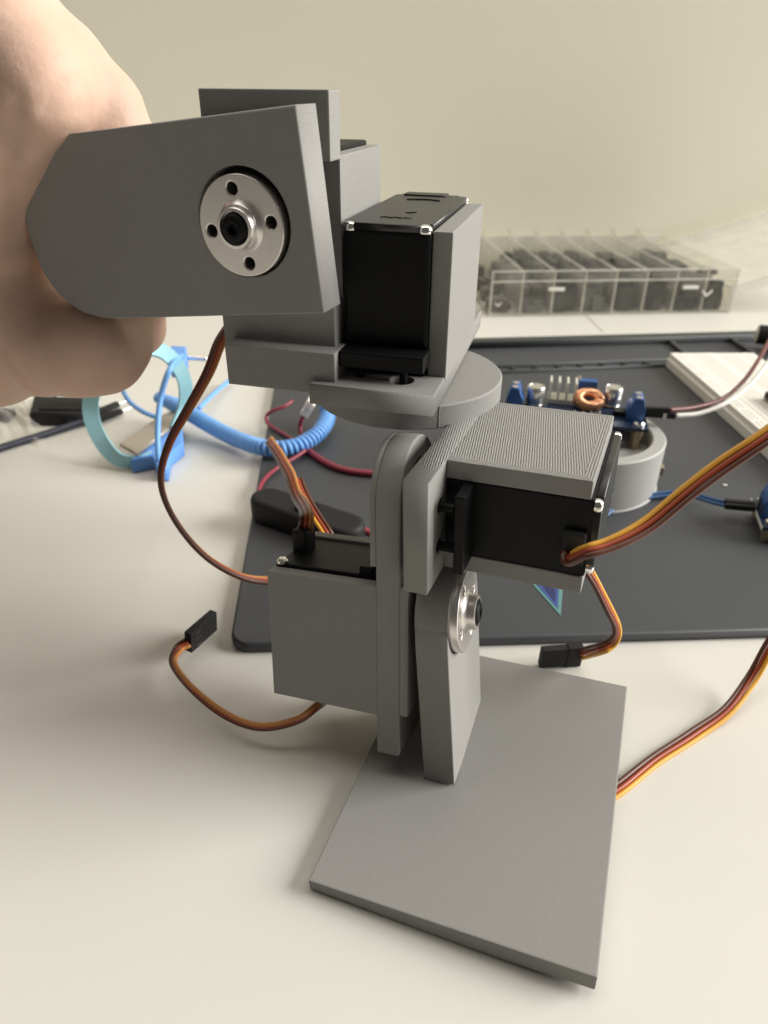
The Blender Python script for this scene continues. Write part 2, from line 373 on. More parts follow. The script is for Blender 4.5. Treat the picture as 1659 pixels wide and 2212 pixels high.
# middle joint: bracket around the second servo
flange = prism('joint_flange', [(-22.4, -14.28), (33, -14.28), (33, 14.28), (-22.4, 14.28)], [circle(-14.0, 4.7, 1.7, 20), circle(-14.5, -5.6, 1.7, 20)], -.32, 5.47, 'yz', M_raster, F3, arm, .2)
boxes('bracket_plate', [(5.3, 37.44, -9.74, 29.5, 9.8, 14.28, .35)], M_raster, F3, flange)
boxes('bracket_plate', [(5.3, 37.97, -9.74, 29.5, -14.28, -9.8, .35)], M_print, F3, flange)
def cap_outline(x0, x1, y0, y1, r):
    p = []
    for cx_, cy_, a0 in ((x1, y1, math.pi), (x0, y1, 1.5 * math.pi), (x0, y0, 0), (x1, y0, .5 * math.pi)):
        arc = [(cx_ + (-r if cx_ == x1 else r) * 0 + r * math.cos(t), cy_ + r * math.sin(t)) for t in np.linspace(a0, a0 + math.pi / 2, 7)]
        p += arc[::-1]
    return p
def dome(M, parent, r=1.75): return lathe('screw', [(0, -.6), (r * .95, -.6), (r, 0), (r * .93, .55), (r * .66, 1.0), (r * .3, 1.2), (0, 1.22)], M_chrome, M, parent, 24)
s2 = boxes('servo_motor', [(9.0, 38.2, -9.5, 30.5, -9.75, 9.75, .5)], M_black, F3, arm)
boxes('gear_case', [(5.4, 9.1, -9.3, 30.3, -9.5, 9.5, .3)], M_black, F3, s2)
for e in ((-17.2, -9.0), (30, 37)): boxes('mounting_ear', [(9.7, 12.2, *e, -10.6, 9.6, .5)], M_black, F3, s2)
prism('bottom_cap', cap_outline(-9.6, 30.6, -9.75, 9.75, 2.6), [], 38.1, 40.0, 'yz', M_cap_black, F3, s2, .25)
for y, z in ((-8.6, 8.2), (-8.6, -7.4), (29.4, 8.4), (29.4, -8.4)): dome(axes(F3, (38.9, y, z), (0, 1, 0), (0, 0, 1)), s2, 1.6)
boxes('cable_relief', [(32.6, 37.6, -11.4, -9.3, -6.0, 2.0, .6)], M_black2, F3, s2)
for z in (4.7, -5.6): lathe('ear_screw', [(0, 4.0), (1.2, 4.0), (1.2, 9), (0, 9)], M_black, F3, s2, 16, 'x', (0, -14.2, z))

# turntable and upper bracket with the third and fourth servo
disc = lathe('turntable', [(0, 0.05), (25.3, .05), (25.7, .4), (25.7, 5.9), (25.3, 6.3), (0, 6.3)], M_print, F4, arm, 128, 'z', (1.3, 0, 0))
boxes('print_seam', [(14.3, 14.6, -22.2, -21.6, .3, 6.1, .1)], M_print, F4, disc)
FZ0, FZ1 = 6.8, 12.0
floor = prism('bracket_floor', [(-15.7, -31), (14.72, -31), (14.72, 45), (-15.7, 45)], [circle(4.9, -22.6, 2.9, 28)], FZ0, FZ1, 'xy', M_print, F4, arm, .35)
boxes('side_plate', [(10.35, 14.95, -18.0, 28.6, 11.0, 45.45, .35)], M_print, F4, floor)
boxes('servo_wall', [(-15.4, -11.4, -16.5, 18.3, 11.0, 59.82, .3)], M_print, F4, floor)
boxes('servo_wall', [(-40.5, -36.5, -16.5, 18.3, 17.0, 59.82, .3)], M_print, F4, floor)
boxes('ear_flange', [(-40.58, -11.37, -23.1, -16.0, 59.08, 72.3, .35)], M_print, F4, floor)
boxes('ear_flange', [(-40.58, -11.37, -23.1, -16.0, 16.5, 29.0, .35)], M_print, F4, floor)
boxes('lower_block', [(-38.0, -9.85, -28.6, -19.7, 8.68, 18.9, .35), (-37.6, -11.4, -20.0, 18.0, 8.75, 18.6, .3)], M_print, F4, floor)
SZ = 46.75
s3 = boxes('servo_motor', [(-10.15, 10.2, -19.5, 21.0, 19.0, SZ - 1.6, .8)], M_black, F4, arm)
boxes('gear_case', [(-9.9, 9.9, -19.2, 20.6, 12.1, 16.2, .3)], M_black, F4, s3)
for e in ((10.9, -26.0, -18.4), (10.2, 20.0, 27.0)): boxes('mounting_ear', [(-9.8, *e, 15.0, 18.9, .5)], M_black, F4, s3)
boxes('ear_bridge', [(-9.9, 10.1, -19.1, 20.6, 15.1, 20, .2)], M_black, F4, s3)
prism('bottom_cap', cap_outline(-10.15, 10.2, -19.5, 33.0, 2.7), [], SZ - 1.7, SZ, 'xy', M_cap_black, F4, s3, .25)
boxes('servo_rear', [(-9.9, 9.9, 20.6, 32.6, 30.0, SZ - 1.65, .5)], M_black, F4, s3)
for x, y in ((-8.8, -18.3), (8.6, -18.1), (-8.6, 31.8), (8.8, 31.8)): dome(axes(F4, (x, y, SZ - 1.15), (1, 0, 0), (0, 1, 0)), s3, 1.7)
prism('cap_ridge', [(-4.5 + 9 * i / 16, 20.2 + 1.5 * math.sin(math.pi * i / 16)) for i in range(17)] + [(4.5 - 9 * i / 16, 19.5 + 1.5 * math.sin(math.pi * (16 - i) / 16)) for i in range(17)], [], SZ - .05, SZ + .35, 'xy', M_cap_black, F4, s3, .05)
prism('cap_step', [(-7.5, 28.5), (4.5, 28.5), (4.5, 33.2), (-7.5, 33.2)], [], SZ - .05, SZ + .45, 'xy', M_cap_black, F4, s3, .2)
rl = []
for i, x in enumerate((-3.6, -2.5, -1.5, -.4, .7, 2.0, 3.2)):
    rl.append((x, x + (.75 if i % 3 else .4), -11.2 + (.4 if i % 2 else 0), -9.3 + (.3 if i % 3 == 0 else -.2), SZ - .05, SZ + .22, .05))
rl += [(-3.3, 1.6, -10.4, -10.1, SZ - .05, SZ + .2, .05), (.4, 2.2, -2.6, -2.1, SZ - .05, SZ + .22, .05), (1.4, 2.9, -1.6, -1.1, SZ - .05, SZ + .22, .05)]
boxes('cap_relief_marks', rl, M_cap_black, F4, s3)
for x, y in ((-5.1, -22.9), (5.4, -22.6)): lathe('ear_screw', [(0, 7.2), (1.0, 7.2), (1.0, 15.5), (0, 15.5)], M_black, F4, s3, 16, 'z', (x, y, 0))
s4 = boxes('servo_motor', [(-36.3, -15.6, -15.5, 20.0, 20.0, 60.9, .8), (-34.5, -17.5, -22.5, -15.4, 30.5, 58.6, .5)], M_black, F4, arm)
boxes('mounting_ear', [(-36, -16, -15.8, -13.2, 60.5, 67.0, .4)], M_black, F4, s4)

# the outermost link, held by the hand
out = [(16.4, -18.47), (16.4, 21.05), (-50, 20.7), (-57, 20.2), (-60.5, 17), (-61.4, 10), (-61.6, 2), (-61.3, -5), (-60.4, -9.6), (-58.4, -13.2), (-55.2, -16.2), (-51.4, -18.4), (-47, -19.5), (-43, -19.9)]
held = prism('end_link', out, [circle(.2, .55, 11.1, 64)], 0, 8.85, 'xz', M_print, F5, arm, .4)
horn(axes(F5, (0, -1.0, 0), (1, 0, 0), (0, 0, 1)), None, None, arm, math.radians(4))
lathe('link_hole_shade', [(0, 5.0), (11.4, 5.0), (11.4, 8.4), (0, 8.4)], M_dark, F5, held, 48, 'y', (.2, 0, .55))  # dark filler paints shade into the ring around the horn

# ------------------------------------------------------------------ hand holding the end link
def sd_chain(G, chain):
    d = None
    for (p, r), (q, s) in zip(chain, chain[1:]):
        p = np.array(p, float); q = np.array(q, float); ba = q - p; L2_ = ba @ ba
        t = np.clip(((G - p) @ ba) / L2_, 0, 1); e = np.linalg.norm(G - p - t[..., None] * ba, axis=-1) - (r + (s - r) * t)
        d = e if d is None else smin(d, e, 1.5)
    return d
def smin(a, b, k):
    h = np.clip(.5 + .5 * (b - a) / k, 0, 1); return b + (a - b) * h - k * h * (1 - h)
def surface_nets(f, org, step):
    s = f < 0; nx, ny, nz = f.shape
    cube = np.stack([f[i:nx - 1 + i, j:ny - 1 + j, k:nz - 1 + k] for i in (0, 1) for j in (0, 1) for k in (0, 1)], -1)
    inside = (cube < 0).sum(-1); act = (inside > 0) & (inside < 8); idx = -np.ones(act.shape, int); ids = np.argwhere(act); idx[act] = np.arange(len(ids))
    cv = cube[act]; offs = np.array([(i, j, k) for i in (0, 1) for j in (0, 1) for k in (0, 1)], float)
    acc = np.zeros((len(ids), 3)); cnt = np.zeros(len(ids))
    for a in range(8):
        for b in range(a + 1, 8):
            if abs(offs[a] - offs[b]).sum() != 1: continue
            fa, fb = cv[:, a], cv[:, b]; m = (fa < 0) != (fb < 0); t = np.where(m, fa / np.where(m, fa - fb, 1), 0)
            acc += np.where(m[:, None], offs[a] + t[:, None] * (offs[b] - offs[a]), 0); cnt += m
    V = (ids + acc / cnt[:, None]) * step + org; Fc = []
    for ax in range(3):
        o = [(1, 0, 0), (0, 1, 0), (0, 0, 1)][ax]; u, w = [(1, 2), (2, 0), (0, 1)][ax]
        A = s[:nx - o[0], :ny - o[1], :nz - o[2]]; B = s[o[0]:, o[1]:, o[2]:]
        for c in np.argwhere(A != B):
            if c[u] < 1 or c[w] < 1 or c[u] >= act.shape[u] or c[w] >= act.shape[w] or c[ax] >= act.shape[ax]: continue
            e1 = np.zeros(3, int); e1[u] = 1; e2 = np.zeros(3, int); e2[w] = 1
            qd = [idx[tuple(c)], idx[tuple(c - e1)], idx[tuple(c - e1 - e2)], idx[tuple(c - e2)]]
            if min(qd) < 0: continue
            Fc.append(qd if A[tuple(c)] else qd[::-1])
    return V, Fc
def build_hand():
    P = F5P
    thumb = [(P(-120, 60, 22), 15), (P(15, 62, 9), 12.4), (P(126, 146, 14), 10.8), (P(220, 238, 19.5), 9.8), (P(266, 330, 20), 9.2), (P(300, 440, 19.5), 8.2), (P(318, 500, 19), 6.8)]
    grip = [(P(20, 120, 5), 12), (P(80, 190, 2), 11.8), (P(22, 278, 1.2), 12.0), (P(-16, 360, .8), 12.4), (P(-32, 440, .6), 12.9), (P(-35, 510, .5), 13.1), (P(-28, 590, .8), 13.3), (P(16, 668, 1.2), 12.8), (P(88, 728, 2.5), 11.2), (P(172, 757, 4), 9.8), (P(228, 761, 8), 9.1)]
    heel = [(P(-90, 770, 6), 13), (P(0, 775, 5), 11.8), (P(90, 765, 4), 10.5), (P(172, 757, 4), 9.6)]
    index = [(P(172, 757, 4), 9.8), (P(228, 761, 8), 9.1), (P(256, 738, 14), 8.8), (P(266, 660, 20), 8.5), (P(272, 570, 19.5), 7.8), (P(278, 520, 19), 6.8)]
    middle = [(P(-120, 720, 44), 15), (P(80, 745, 34), 9.8), (P(235, 735, 30), 9.2), (P(293, 705, 31), 8.6), (P(300, 620, 29), 8), (P(300, 560, 26), 7)]
    ring = [(P(-140, 690, 62), 14), (P(60, 720, 54), 9.4), (P(215, 700, 50), 8.8), (P(262, 640, 47), 8), (P(262, 580, 42), 7)]
    small = [(P(-150, 650, 80), 13), (P(20, 680, 74), 8.4), (P(150, 660, 70), 7.8), (P(200, 610, 64), 7), (P(205, 560, 58), 6)]
    palm = [(P(-70, 60, 10), 16), (P(-100, 250, 6), 17), (P(-120, 400, 4), 18.5), (P(-120, 540, 4), 18.5), (P(-90, 690, 6), 17), (P(-30, 775, 8), 12.5)]
    web2 = [(P(95, 215, 17), 9), (P(75, 340, 22), 8), (P(70, 480, 22), 8), (P(90, 620, 21), 8.5), (P(120, 715, 15), 9)]
    back = [(P(-160, 150, 40), 24), (P(-180, 450, 50), 30), (P(-170, 700, 55), 24)]
    wrist = [(P(-200, 420, 55), 28), (P(-420, 420, 66), 27), (P(-620, 430, 70), 28)]
    alls = [thumb, index, middle, ring, small, palm, grip, heel, web2, back, wrist]
    pts = np.array([p for ch in alls for p, r in ch]); step = 1.25
    lo = pts.min(0) - 34; hi = pts.max(0) + 34; n = ((hi - lo) / step).astype(int) + 1
    ax = [lo[i] + step * np.arange(n[i]) for i in range(3)]
    G = np.stack(np.meshgrid(*ax, indexing='ij'), -1).astype(np.float32)
    d = sd_chain(G, palm)
    for ch, k in ((grip, 12), (heel, 10), (web2, 6), (back, 14), (wrist, 14), (thumb, 4.5), (index, 5), (middle, 3), (ring, 3), (small, 3)):
        d = smin(d, sd_chain(G, ch), k)
    # folds of the stretched web, running up and down beside the plate's end
    m = np.array(F5); R = m[:3, :3]; t = m[:3, 3] / MM; L = (G - t) @ R
    x = L[..., 0]; z = L[..., 2]
    for line, amp, wd in (([(150, 190), (147, 235), (143, 276)], 1.0, 1.1), ([(116, 180), (110, 215), (100, 245)], .8, 1.2), ([(84, 170), (80, 200), (70, 235)], .6, 1.3), ([(36, 215), (26, 270), (8, 340)], .7, 1.5),
                          ([(0, 280), (-8, 400), (-10, 540)], .7, 1.6), ([(-20, 600), (20, 640), (60, 720)], .35, 1.8), ([(10, 745), (40, 790), (60, 850)], .45, 1.4), ([(-10, 760), (14, 810), (24, 860)], .4, 1.4)):
        pl2 = [((P(u, v, -9) - t) @ R)[[0, 2]] for u, v in line]; dm = None
        for p, q in zip(pl2, pl2[1:]):
            ba = q - p; tt = np.clip(((x - p[0]) * ba[0] + (z - p[1]) * ba[1]) / (ba @ ba), 0, 1); e = np.hypot(x - p[0] - tt * ba[0], z - p[1] - tt * ba[1])
            dm = e if dm is None else np.minimum(dm, e)
        d = d + 1.25 * amp * np.exp(-(dm / wd) ** 2) * (L[..., 1] < 6)
    # creases across the finger joints
    # keep out of the held plate
    box = np.maximum(np.maximum(1.6 - L[..., 1], L[..., 1] - 6.9), np.maximum(np.maximum(np.maximum(-60.5 - x, np.hypot(np.minimum(x + 41.5, 0), np.minimum(z - .5, 0)) - 18.4), x - 16.4), np.maximum(-17.8 - z, z - 18.9)))
    d = np.maximum(d, -box)
    V, Fc = surface_nets(d, lo, step)
    me = bpy.data.meshes.new('hand'); me.from_pydata([tuple(v * MM) for v in V], [], [tuple(int(i) for i in q) for q in Fc]); me.update()
    bm = bmesh.new(); bm.from_mesh(me)
    for _ in range(1): bmesh.ops.smooth_vert(bm, verts=bm.verts, factor=.5, use_axis_x=True, use_axis_y=True, use_axis_z=True)
    bmesh.ops.recalc_face_normals(bm, faces=bm.faces[:]); bm.to_mesh(me); bm.free()
    return link('hand', me, M_skin, WORLD, None, True)
tag(build_hand(), 'bare hand gripping the end link of the robot arm from the left', 'hand')

# ------------------------------------------------------------------ servo cables
YRB = [('yellow_wire', M_yellow), ('red_wire', M_red), ('brown_wire', M_brown)]
def P3(x, y, z, F=F3): v = F @ Vector((x * MM, y * MM, z * MM)); return np.array(v) / MM
c1 = thing('servo_cable', 'yellow, red and brown ribbon cable leaving the middle servo towards the right edge', 'cable', P3(35, -11, -2), 'servo cables')
servo_ribbon(c1, [P3(34.6, -9.0, -3.2), P3(34.7, -13.0, -3.6), D(1262, 1192, 147), D(1320, 1176, 147), D(1400, 1132, 148), D(1480, 1068, 148), D(1560, 1006, 147), D(1645, 950, 146), D(1760, 872, 146), D(1900, 800, 150)],
             [.2, .75, .85, .6, .35, .25, .2, .15, .1, .1], YRB[::-1] if False else YRB, 90)
c2 = thing('servo_cable', 'ribbon cable lying on the desk and running under the right side of the base plate', 'cable', T(1500, 1590), 'servo cables')
servo_ribbon(c2, [T(1850, 1190, 40), T(1740, 1290, 30), T(1668, 1385, 17), T(1625, 1465, 7), T(1570, 1535, 2.5), T(1500, 1588, .9), T(1420, 1638, .75), T(1340, 1702, .75), T(1270, 1745, .75)],
             [.3, .3, .1, -.2, -.1, .0, .05, .1, .1], [('yellow_wire', M_yellow), ('red_wire', M_red), ('brown_wire', M_brown)], 80)
def connector(root, M, two=False):
    # three-way socket: shell, keying ridge, contact windows
    sh = boxes('connector', [(0, 13.6, -1.35, 1.35, -3.9, 3.9, .25)] if not two else [(0, 5.0, -1.5, 1.5, -4.1, 4.1, .25)], M_black2, M, root)
    if two: boxes('connector', [(4.8, 13.6, -1.25, 1.25, -3.8, 3.8, .25)], M_black2, M, root)
    boxes('contact_window', [(2.2, 4.8, -1.5 if not two else -1.62, -1.2, z - .55, z + .55, .05) for z in (-2.54, 0, 2.54)], M_dark, M, sh)
    return sh
c3 = thing('servo_cable', 'loose cable dropping behind the middle servo to a black plug by the mat edge', 'cable', T(1258, 1415), 'servo cables')
pe = T(1253, 1414, 4.2); pl = T(1169, 1420, 4.2)
servo_ribbon(c3, [D(1225, 1180, 190), D(1262, 1222, 190), D(1288, 1262, 192), D(1316, 1318, 195), D(1333, 1358, 199), D(1322, 1388, 203), D(1292, 1403, 206), pe],
             [.9, .95, 1.0, 1.05, 1.05, .8, .25, .1], YRB, 70)
connector(c3, oriented(pe + np.array([.3, 0, .2]), pl - pe, (0, -.05, 1)), True)
c4 = thing('servo_cable', 'loose cable curling left from under the servo box to an upright black plug', 'cable', T(404, 1398), 'servo cables')
pe = T(406, 1388, 6.5); pl = T(447, 1352, 6.0)
servo_ribbon(c4, [D(730, 1490, 232), T(688, 1524, 13), T(640, 1556, 10), T(560, 1570, 8), T(480, 1540, 7), T(412, 1485, 6.5), T(376, 1435, 6), T(385, 1402, 6), pe],
             [1.1, 1.15, 1.15, 1.1, 1.1, 1.15, 1.15, .7, .3], [('brown_wire', M_brown), ('red_wire', M_red), ('orange_wire', M_orange)], 80)
connector(c4, oriented(pe, pl - pe, (0, -.15, 1)))
c5 = thing('servo_cable', 'brown edge-on cable hanging from the upper servo and swinging down behind the servo box', 'cable', D(360, 1000, 205), 'servo cables')
servo_ribbon(c5, [D(506, 690, 208), D(476, 742, 205), D(452, 800, 203), D(405, 885, 203), D(366, 960, 204), D(347, 1030, 205), D(360, 1090, 208), D(400, 1155, 212), D(455, 1210, 217), D(520, 1246, 222), D(580, 1254, 227), D(660, 1250, 233)],
             [.7, .7, .8, 1.0, 1.25, 1.4, 1.45, 1.45, 1.4, 1.2, 1.0, 1.0], [('yellow_wire', M_orange), ('red_wire', M_red), ('brown_wire', M_brown)], 90, r=.75)
c6 = thing('servo_cable', 'orange and brown flat cable rising from the plug on top of the lower servo', 'cable', P3(-34, 2, 17, F2), 'servo cables')
servo_ribbon(c6, [P3(-38, 2, 13, F2), P3(-38, 2.6, 17, F2), P3(-38, 4.5, 22.5, F2), D(644, 1075, 232), D(627, 1030, 248), D(606, 988, 268), D(580, 950, 292)],
             [.2, .2, .2, .2, .2, .2, .3], [('brown_wire', M_brown), ('red_wire', M_red), ('orange_wire', M_orange)], 60, 1.35, .75)
c7 = thing('servo_cable', 'yellow, red and dark ribbon slanting down behind the servo box', 'cable', D(690, 1130, 245), 'servo cables')
servo_ribbon(c7, [D(643, 1035, 256), D(664, 1082, 250), D(690, 1125, 246), D(712, 1160, 245), D(745, 1215, 246), D(770, 1260, 250)],
             [.3, .3, .3, .3, .3, .3], [('dark_wire', M_brown), ('red_wire', M_red), ('yellow_wire', M_yellow)], 40)

# ------------------------------------------------------------------ work mat on the desk
MT = 4.0
def poly(name, uvz, z0, z1, mat, parent=None, bev=.3):
    return prism(name, [tuple(p[:2]) for p in uvz], [], z0, z1, 'xy', mat, WORLD, parent, bev)
FL, BL = T(497, 1413), T(604, 742, 9) * np.array([1, 1, 0]); FR = FL + (T(1659, 1379) - FL) * 2.0; BR = BL + (T(1659, 713, 9) * np.array([1, 1, 0]) - BL) * 1.05
def roundc(p, a, b, r, n=8):
    a = (a - p) / np.linalg.norm(a - p); b = (b - p) / np.linalg.norm(b - p); c = p + (a + b) * r
    return [c - (a * math.sin(t) + b * math.cos(t)) * r for t in np.linspace(0, math.pi / 2, n)]
wm = thing('work_mat', 'dark grey silicone work mat with ribbed trays along its far edge', 'mat', (FL + BR) / 2)
mat_out = roundc(FL, FR, BL, 7)[::-1] if False else [p for p in roundc(FL, BL, FR, 7)]
poly('mat_sheet', mat_out + [FR, BR, BL], 0.02, MT, M_mat, wm, 1.0)
def bar(name, p, q, w, z0, z1, mat, parent, bev=.3):
    p = np.array(p[:2]); q = np.array(q[:2]); d = (q - p) / np.linalg.norm(q - p); n = np.array([-d[1], d[0]]) * w / 2
    return poly(name, [p - n, q - n, q + n, p + n], z0, z1, mat, parent, bev)
def lerp(a, b, t): return np.array(a) + (np.array(b) - np.array(a)) * t
bar('mat_rim', lerp(BL, BR, .003) + np.array([0, -3, 0]), lerp(BL, BR, .997) + np.array([0, -5, 0]), 9, MT - .2, 9.0, M_mat_dark, wm, .6)
for (u0, v0, u1, v1) in ((1443, 728, 1488, 768), (1570, 722, 1640, 768)):
    bar('mat_divider', T(u0, v0, 7), T(u1, v1, 7), 3.0, MT - .2, 7.0, M_mat, wm, .5)
nb = [T(1090, 790, 6), T(1448, 776, 6)]
na = nb[0] + (nb[0] - nb[1]) * 1.2
bar('notch_strip', na + np.array([0, 2.6, 0]), nb[1] + np.array([0, 2.6, 0]), 1.6, MT - .2, 6.0, M_mat, wm, .4)
bar('notch_strip', na + np.array([0, -7.5, 0]), nb[1] + np.array([0, -7.5, 0]), 1.6, MT - .2, 5.6, M_mat, wm, .4)
for k in range(-9, 7):
    p = lerp(T(1111, 794, 5), T(1397, 783, 5), (k) / 6.0)
    bar('mat_notch', p + np.array([-2.5, -2, 0]), p + np.array([1.5, -1.0, 0]), 4.6, MT - .2, 5.7, M_dark, wm, .5)  # dark blocks paint the shade of open notches
lg = poly('printed_mark', [T(1100, 1205, MT), T(1216, 1268, MT), T(1211, 1331, MT)], MT + .05, MT + .2, M_teal_print, wm, .02)
poly('printed_mark', [T(1118, 1218, MT), T(1207, 1270, MT), T(1205, 1316, MT)], MT + .15, MT + .3, M_blue_print, lg, .02)
poly('printed_mark', [T(1150, 1238, MT), T(1200, 1275, MT), T(1199, 1302, MT)], MT + .25, MT + .4, M_navy_print, lg, .02)

# ------------------------------------------------------------------ organizer box
def organizer():
    A = T(1056, 685); B = T(1592, 675); ex = (B - A) / np.linalg.norm(B - A); ey = np.array([-ex[1], ex[0], 0]); Hc = 35.5; W = np.linalg.norm(B - A); Dp = 150.0
    X0 = -0.5; n = 8; pitch = (W + 1) / 8 if False else 25.6
    W = pitch * 8
    R = oriented(A, ex, (0, 0, 1))
    root = thing('organizer_box', 'clear plastic organizer box with eight slots of dark small parts by the wall', 'storage box', A)
    t = 1.4
    boxes('box_front', [(0, W, 0, t, 0, Hc, .3)], M_clear, R, root); boxes('box_back', [(0, W, Dp - t, Dp, 0, Hc, .3)], M_frost, R, root)
    boxes('box_side', [(0, t, t, Dp - t, 0, Hc, .3)], M_clear, R, root); boxes('box_side', [(W - t, W, t, Dp - t, 0, Hc, .3)], M_clear, R, root)
    boxes('box_floor', [(t, W - t, t, Dp - t, .2, 1.4, .1)], M_frost, R, root)
    for k in range(1, n):
        dv = prism('divider', [(t, 1.4), (Dp - t, 1.4), (Dp - t, Hc + 6.5), (Dp - 30, Hc + .6), (t, Hc + .6)], [], k * pitch - .5, k * pitch + .5, 'yz', M_cloudy, R, root, .15)
        boxes('divider_edge', [(k * pitch - .7, k * pitch + .7, t - .9, t + .6, 1.4, Hc - .8, .3), (k * pitch - .6, k * pitch + .6, t, Dp - t, Hc - 1.2, Hc - .4, .2)], M_rim, R, dv)
    rim = boxes('box_rim', [(0, W, -1.2, .2, Hc - 8.2, Hc - 7.0, .3), (0, W, -.3, t + .2, Hc - .6, Hc + .5, .3), (-.4, .9, -.9, 1.0, 0, Hc, .3), (W - .9, W + .4, -.9, 1.0, 0, Hc, .3)], M_rim, R, root)
    for x in (46, 158): boxes('latch', [(x, x + 13, -3.2, -1.0, Hc - 15, Hc - 12.4, .4)], material('latch_white', (.8, .79, .74), .35), R, root)
    for x, z, h in ((6.6, 8.5, 2.6), (181, 14, 4.2)):
        prism('moulded_arrow', [(x - h, z + h * .8), (x, z - h * .2), (x + h, z + h * .8), (x + h, z + h * 1.25), (x, z + h * .35), (x - h, z + h * 1.25)], [], -.35, .1, 'xz', M_board, R, root, .05)
    random.seed(3)
    for k in range(n):
        x0, x1 = k * pitch + 2, (k + 1) * pitch - 2
        g = {0: 12, 1: 19, 6: 17, 7: 22}.get(k, 23)
        lst = []
        for i in range(120 if k else 30):
            w = random.uniform(5, 10); x = random.uniform(x0, x1 - w); y = random.uniform(3, Dp - 12); hh = random.uniform(3, g)
            lst.append((x, x + w, y, y + random.uniform(6, 14), 1.5, 1.5 + hh, .5))
        o = boxes('small_parts', lst, M_parts_grey if k in (0, 1, 3) else M_parts_dark, R, root); o['kind'] = 'stuff'
    for k, x, y, r, z in ((1, 36, 96, 5, 27), (2, 56, 66, 4.5, 25), (2, 66, 18, 4.5, 22), (3, 83, 70, 5, 26), (3, 92, 74, 3.5, 25), (4, 118, 72, 4.5, 25), (5, 133, 76, 6, 26), (5, 143, 66, 4, 24), (7, 186, 16, 8, 29), (4, 112, 14, 7, 22)):
        lathe('button_cap', [(0, z), (r, z), (r * 1.05, z + 2), (r * .7, z + 3.6), (0, z + 3.9)], M_parts_dark, R, root, 20, 'z', (x, y, 0))
    # lid folded open to the right
    lid = oriented(A + ex * (W + 2) + ey * 6, ex + np.array([0, 0, .16]), (-.16, 0, 1))
    boxes('box_lid', [(0, 150, 0, Dp, 20, 21.6, .4)], M_frost, R @ Matrix.Translation((W * MM + .001, 0, 0)) @ Matrix.Rotation(-.27, 4, 'Y'), root)
    for e in ((-1, .4, 14, 22.2), (Dp - .4, Dp + 1, 14, 26)): boxes('lid_edge', [(0, 150, *e, .4)], M_rim, R @ Matrix.Translation((W * MM + .001, 0, 0)) @ Matrix.Rotation(-.27, 4, 'Y'), root)
organizer()

# ------------------------------------------------------------------ breadboard, power jack, jumper wires
def breadboard():
    zt = MT + 9.0
    P0, P1, P3_ = T(1447, 762, zt), T(1641, 928, zt), T(1659, 757, zt)
    ex = (P1 - P0) / np.linalg.norm(P1 - P0); ey = np.array([-ex[1], ex[0], 0]); 
    root = thing('breadboard', 'white breadboard lying aslant on the mat at the right edge', 'breadboard', P0)
    R = oriented(np.array([P0[0], P0[1], MT]), ex, (0, 0, 1)); L = 165.0
    sd = 1
    bd = boxes('board_body', [(0, L, 0, 9.6, .05, 9.0, .5), (0, L, 9.75, 46, .05, 9.0, .5), (0, L, 46.15, 55.5, .05, 9.0, .5)], M_board, R, root)
    boxes('board_lip', [(.5, L, -1.4, .4, .1, 5.6, .5)], M_board, R, root)
    for x in (-1.5,): boxes('board_key', [(x, .6, 3, 6, 1, 8.6, .4), (x, .6, 24, 30, 1, 8.6, .4), (x, .6, 49, 52, 1, 8.6, .4)], M_board, R, root)
    holes = []
    for i in range(60):
        for j in [2.8, 5.4] + [13.5 + 2.54 * q for q in range(5)] + [31 + 2.54 * q for q in range(5)] + [49, 51.6]:
            if j in (2.8, 5.4, 49, 51.6) and i % 6 == 5: continue
            x = 4 + i * 2.54; holes.append((x - .5, x + .5, j - .5, j + .5))
    vs_, fs = [], []
    for h in holes:
        k = len(vs_); vs_ += [(h[0] * MM, h[2] * MM, 9.03 * MM), (h[1] * MM, h[2] * MM, 9.03 * MM), (h[1] * MM, h[3] * MM, 9.03 * MM), (h[0] * MM, h[3] * MM, 9.03 * MM)]; fs.append((k, k + 1, k + 2, k + 3))
    me = bpy.data.meshes.new('board_holes'); me.from_pydata(vs_, [], fs); o = link('board_holes', me, M_hole, R, root); o['kind'] = 'stuff'
    p = T(1648, 862, zt)
    m = thing('chip_module', 'small black chip module plugged into the breadboard at the frame edge', 'circuit module', p)
    boxes('chip_body', [(0, 40, 0, 17, 9.2, 13.5, .4)], M_black2, R @ Matrix.Translation(R.inverted() @ Vector(p * MM) * 1.0 - Vector((0, 0, .009))), m)
    boxes('chip_pins', [(1 + 2.54 * k, 1.6 + 2.54 * k, -.6, .2, 8.6, 11, .05) for k in range(14)], M_chrome, R @ Matrix.Translation(R.inverted() @ Vector(p * MM) - Vector((0, 0, .009))), m)
breadboard()
pj0 = T(1636, 722, 14); 
jk = thing('power_jack', 'black barrel jack adaptor with pale end at the upper right edge', 'power connector', pj0)
jx = T(1700, 729, 14) - pj0
J = oriented(pj0, jx, (0, 0, 1))
lathe('jack_barrel', [(0, 0), (6.2, 0), (6.6, .6), (6.6, 14), (7.2, 14.6), (7.2, 34), (0, 34)], M_black2, J, jk, 36, 'x')
lathe('jack_face', [(0, -.5), (5.6, -.5), (6.0, 0.2), (0, .2)], material('pale_end', (.55, .52, .45), .5), J, jk, 36, 'x')
dr = thing('jumper_wire', 'dark red jumper wire arching from the blue terminal over the breadboard', 'wire', T(1450, 890, 34), 'jumper wires')
zt1 = 33
tube('red_wire', [T(1444, 886, 36), T(1500, 880, 35), T(1560, 862, 36), T(1605, 825, 40), T(1640, 775, 44), T(1662, 735, 46), T(1700, 680, 48)], 1.05, M_red if False else material('dark_red_insulation', (.13, .022, .016), .4), dr, 60)
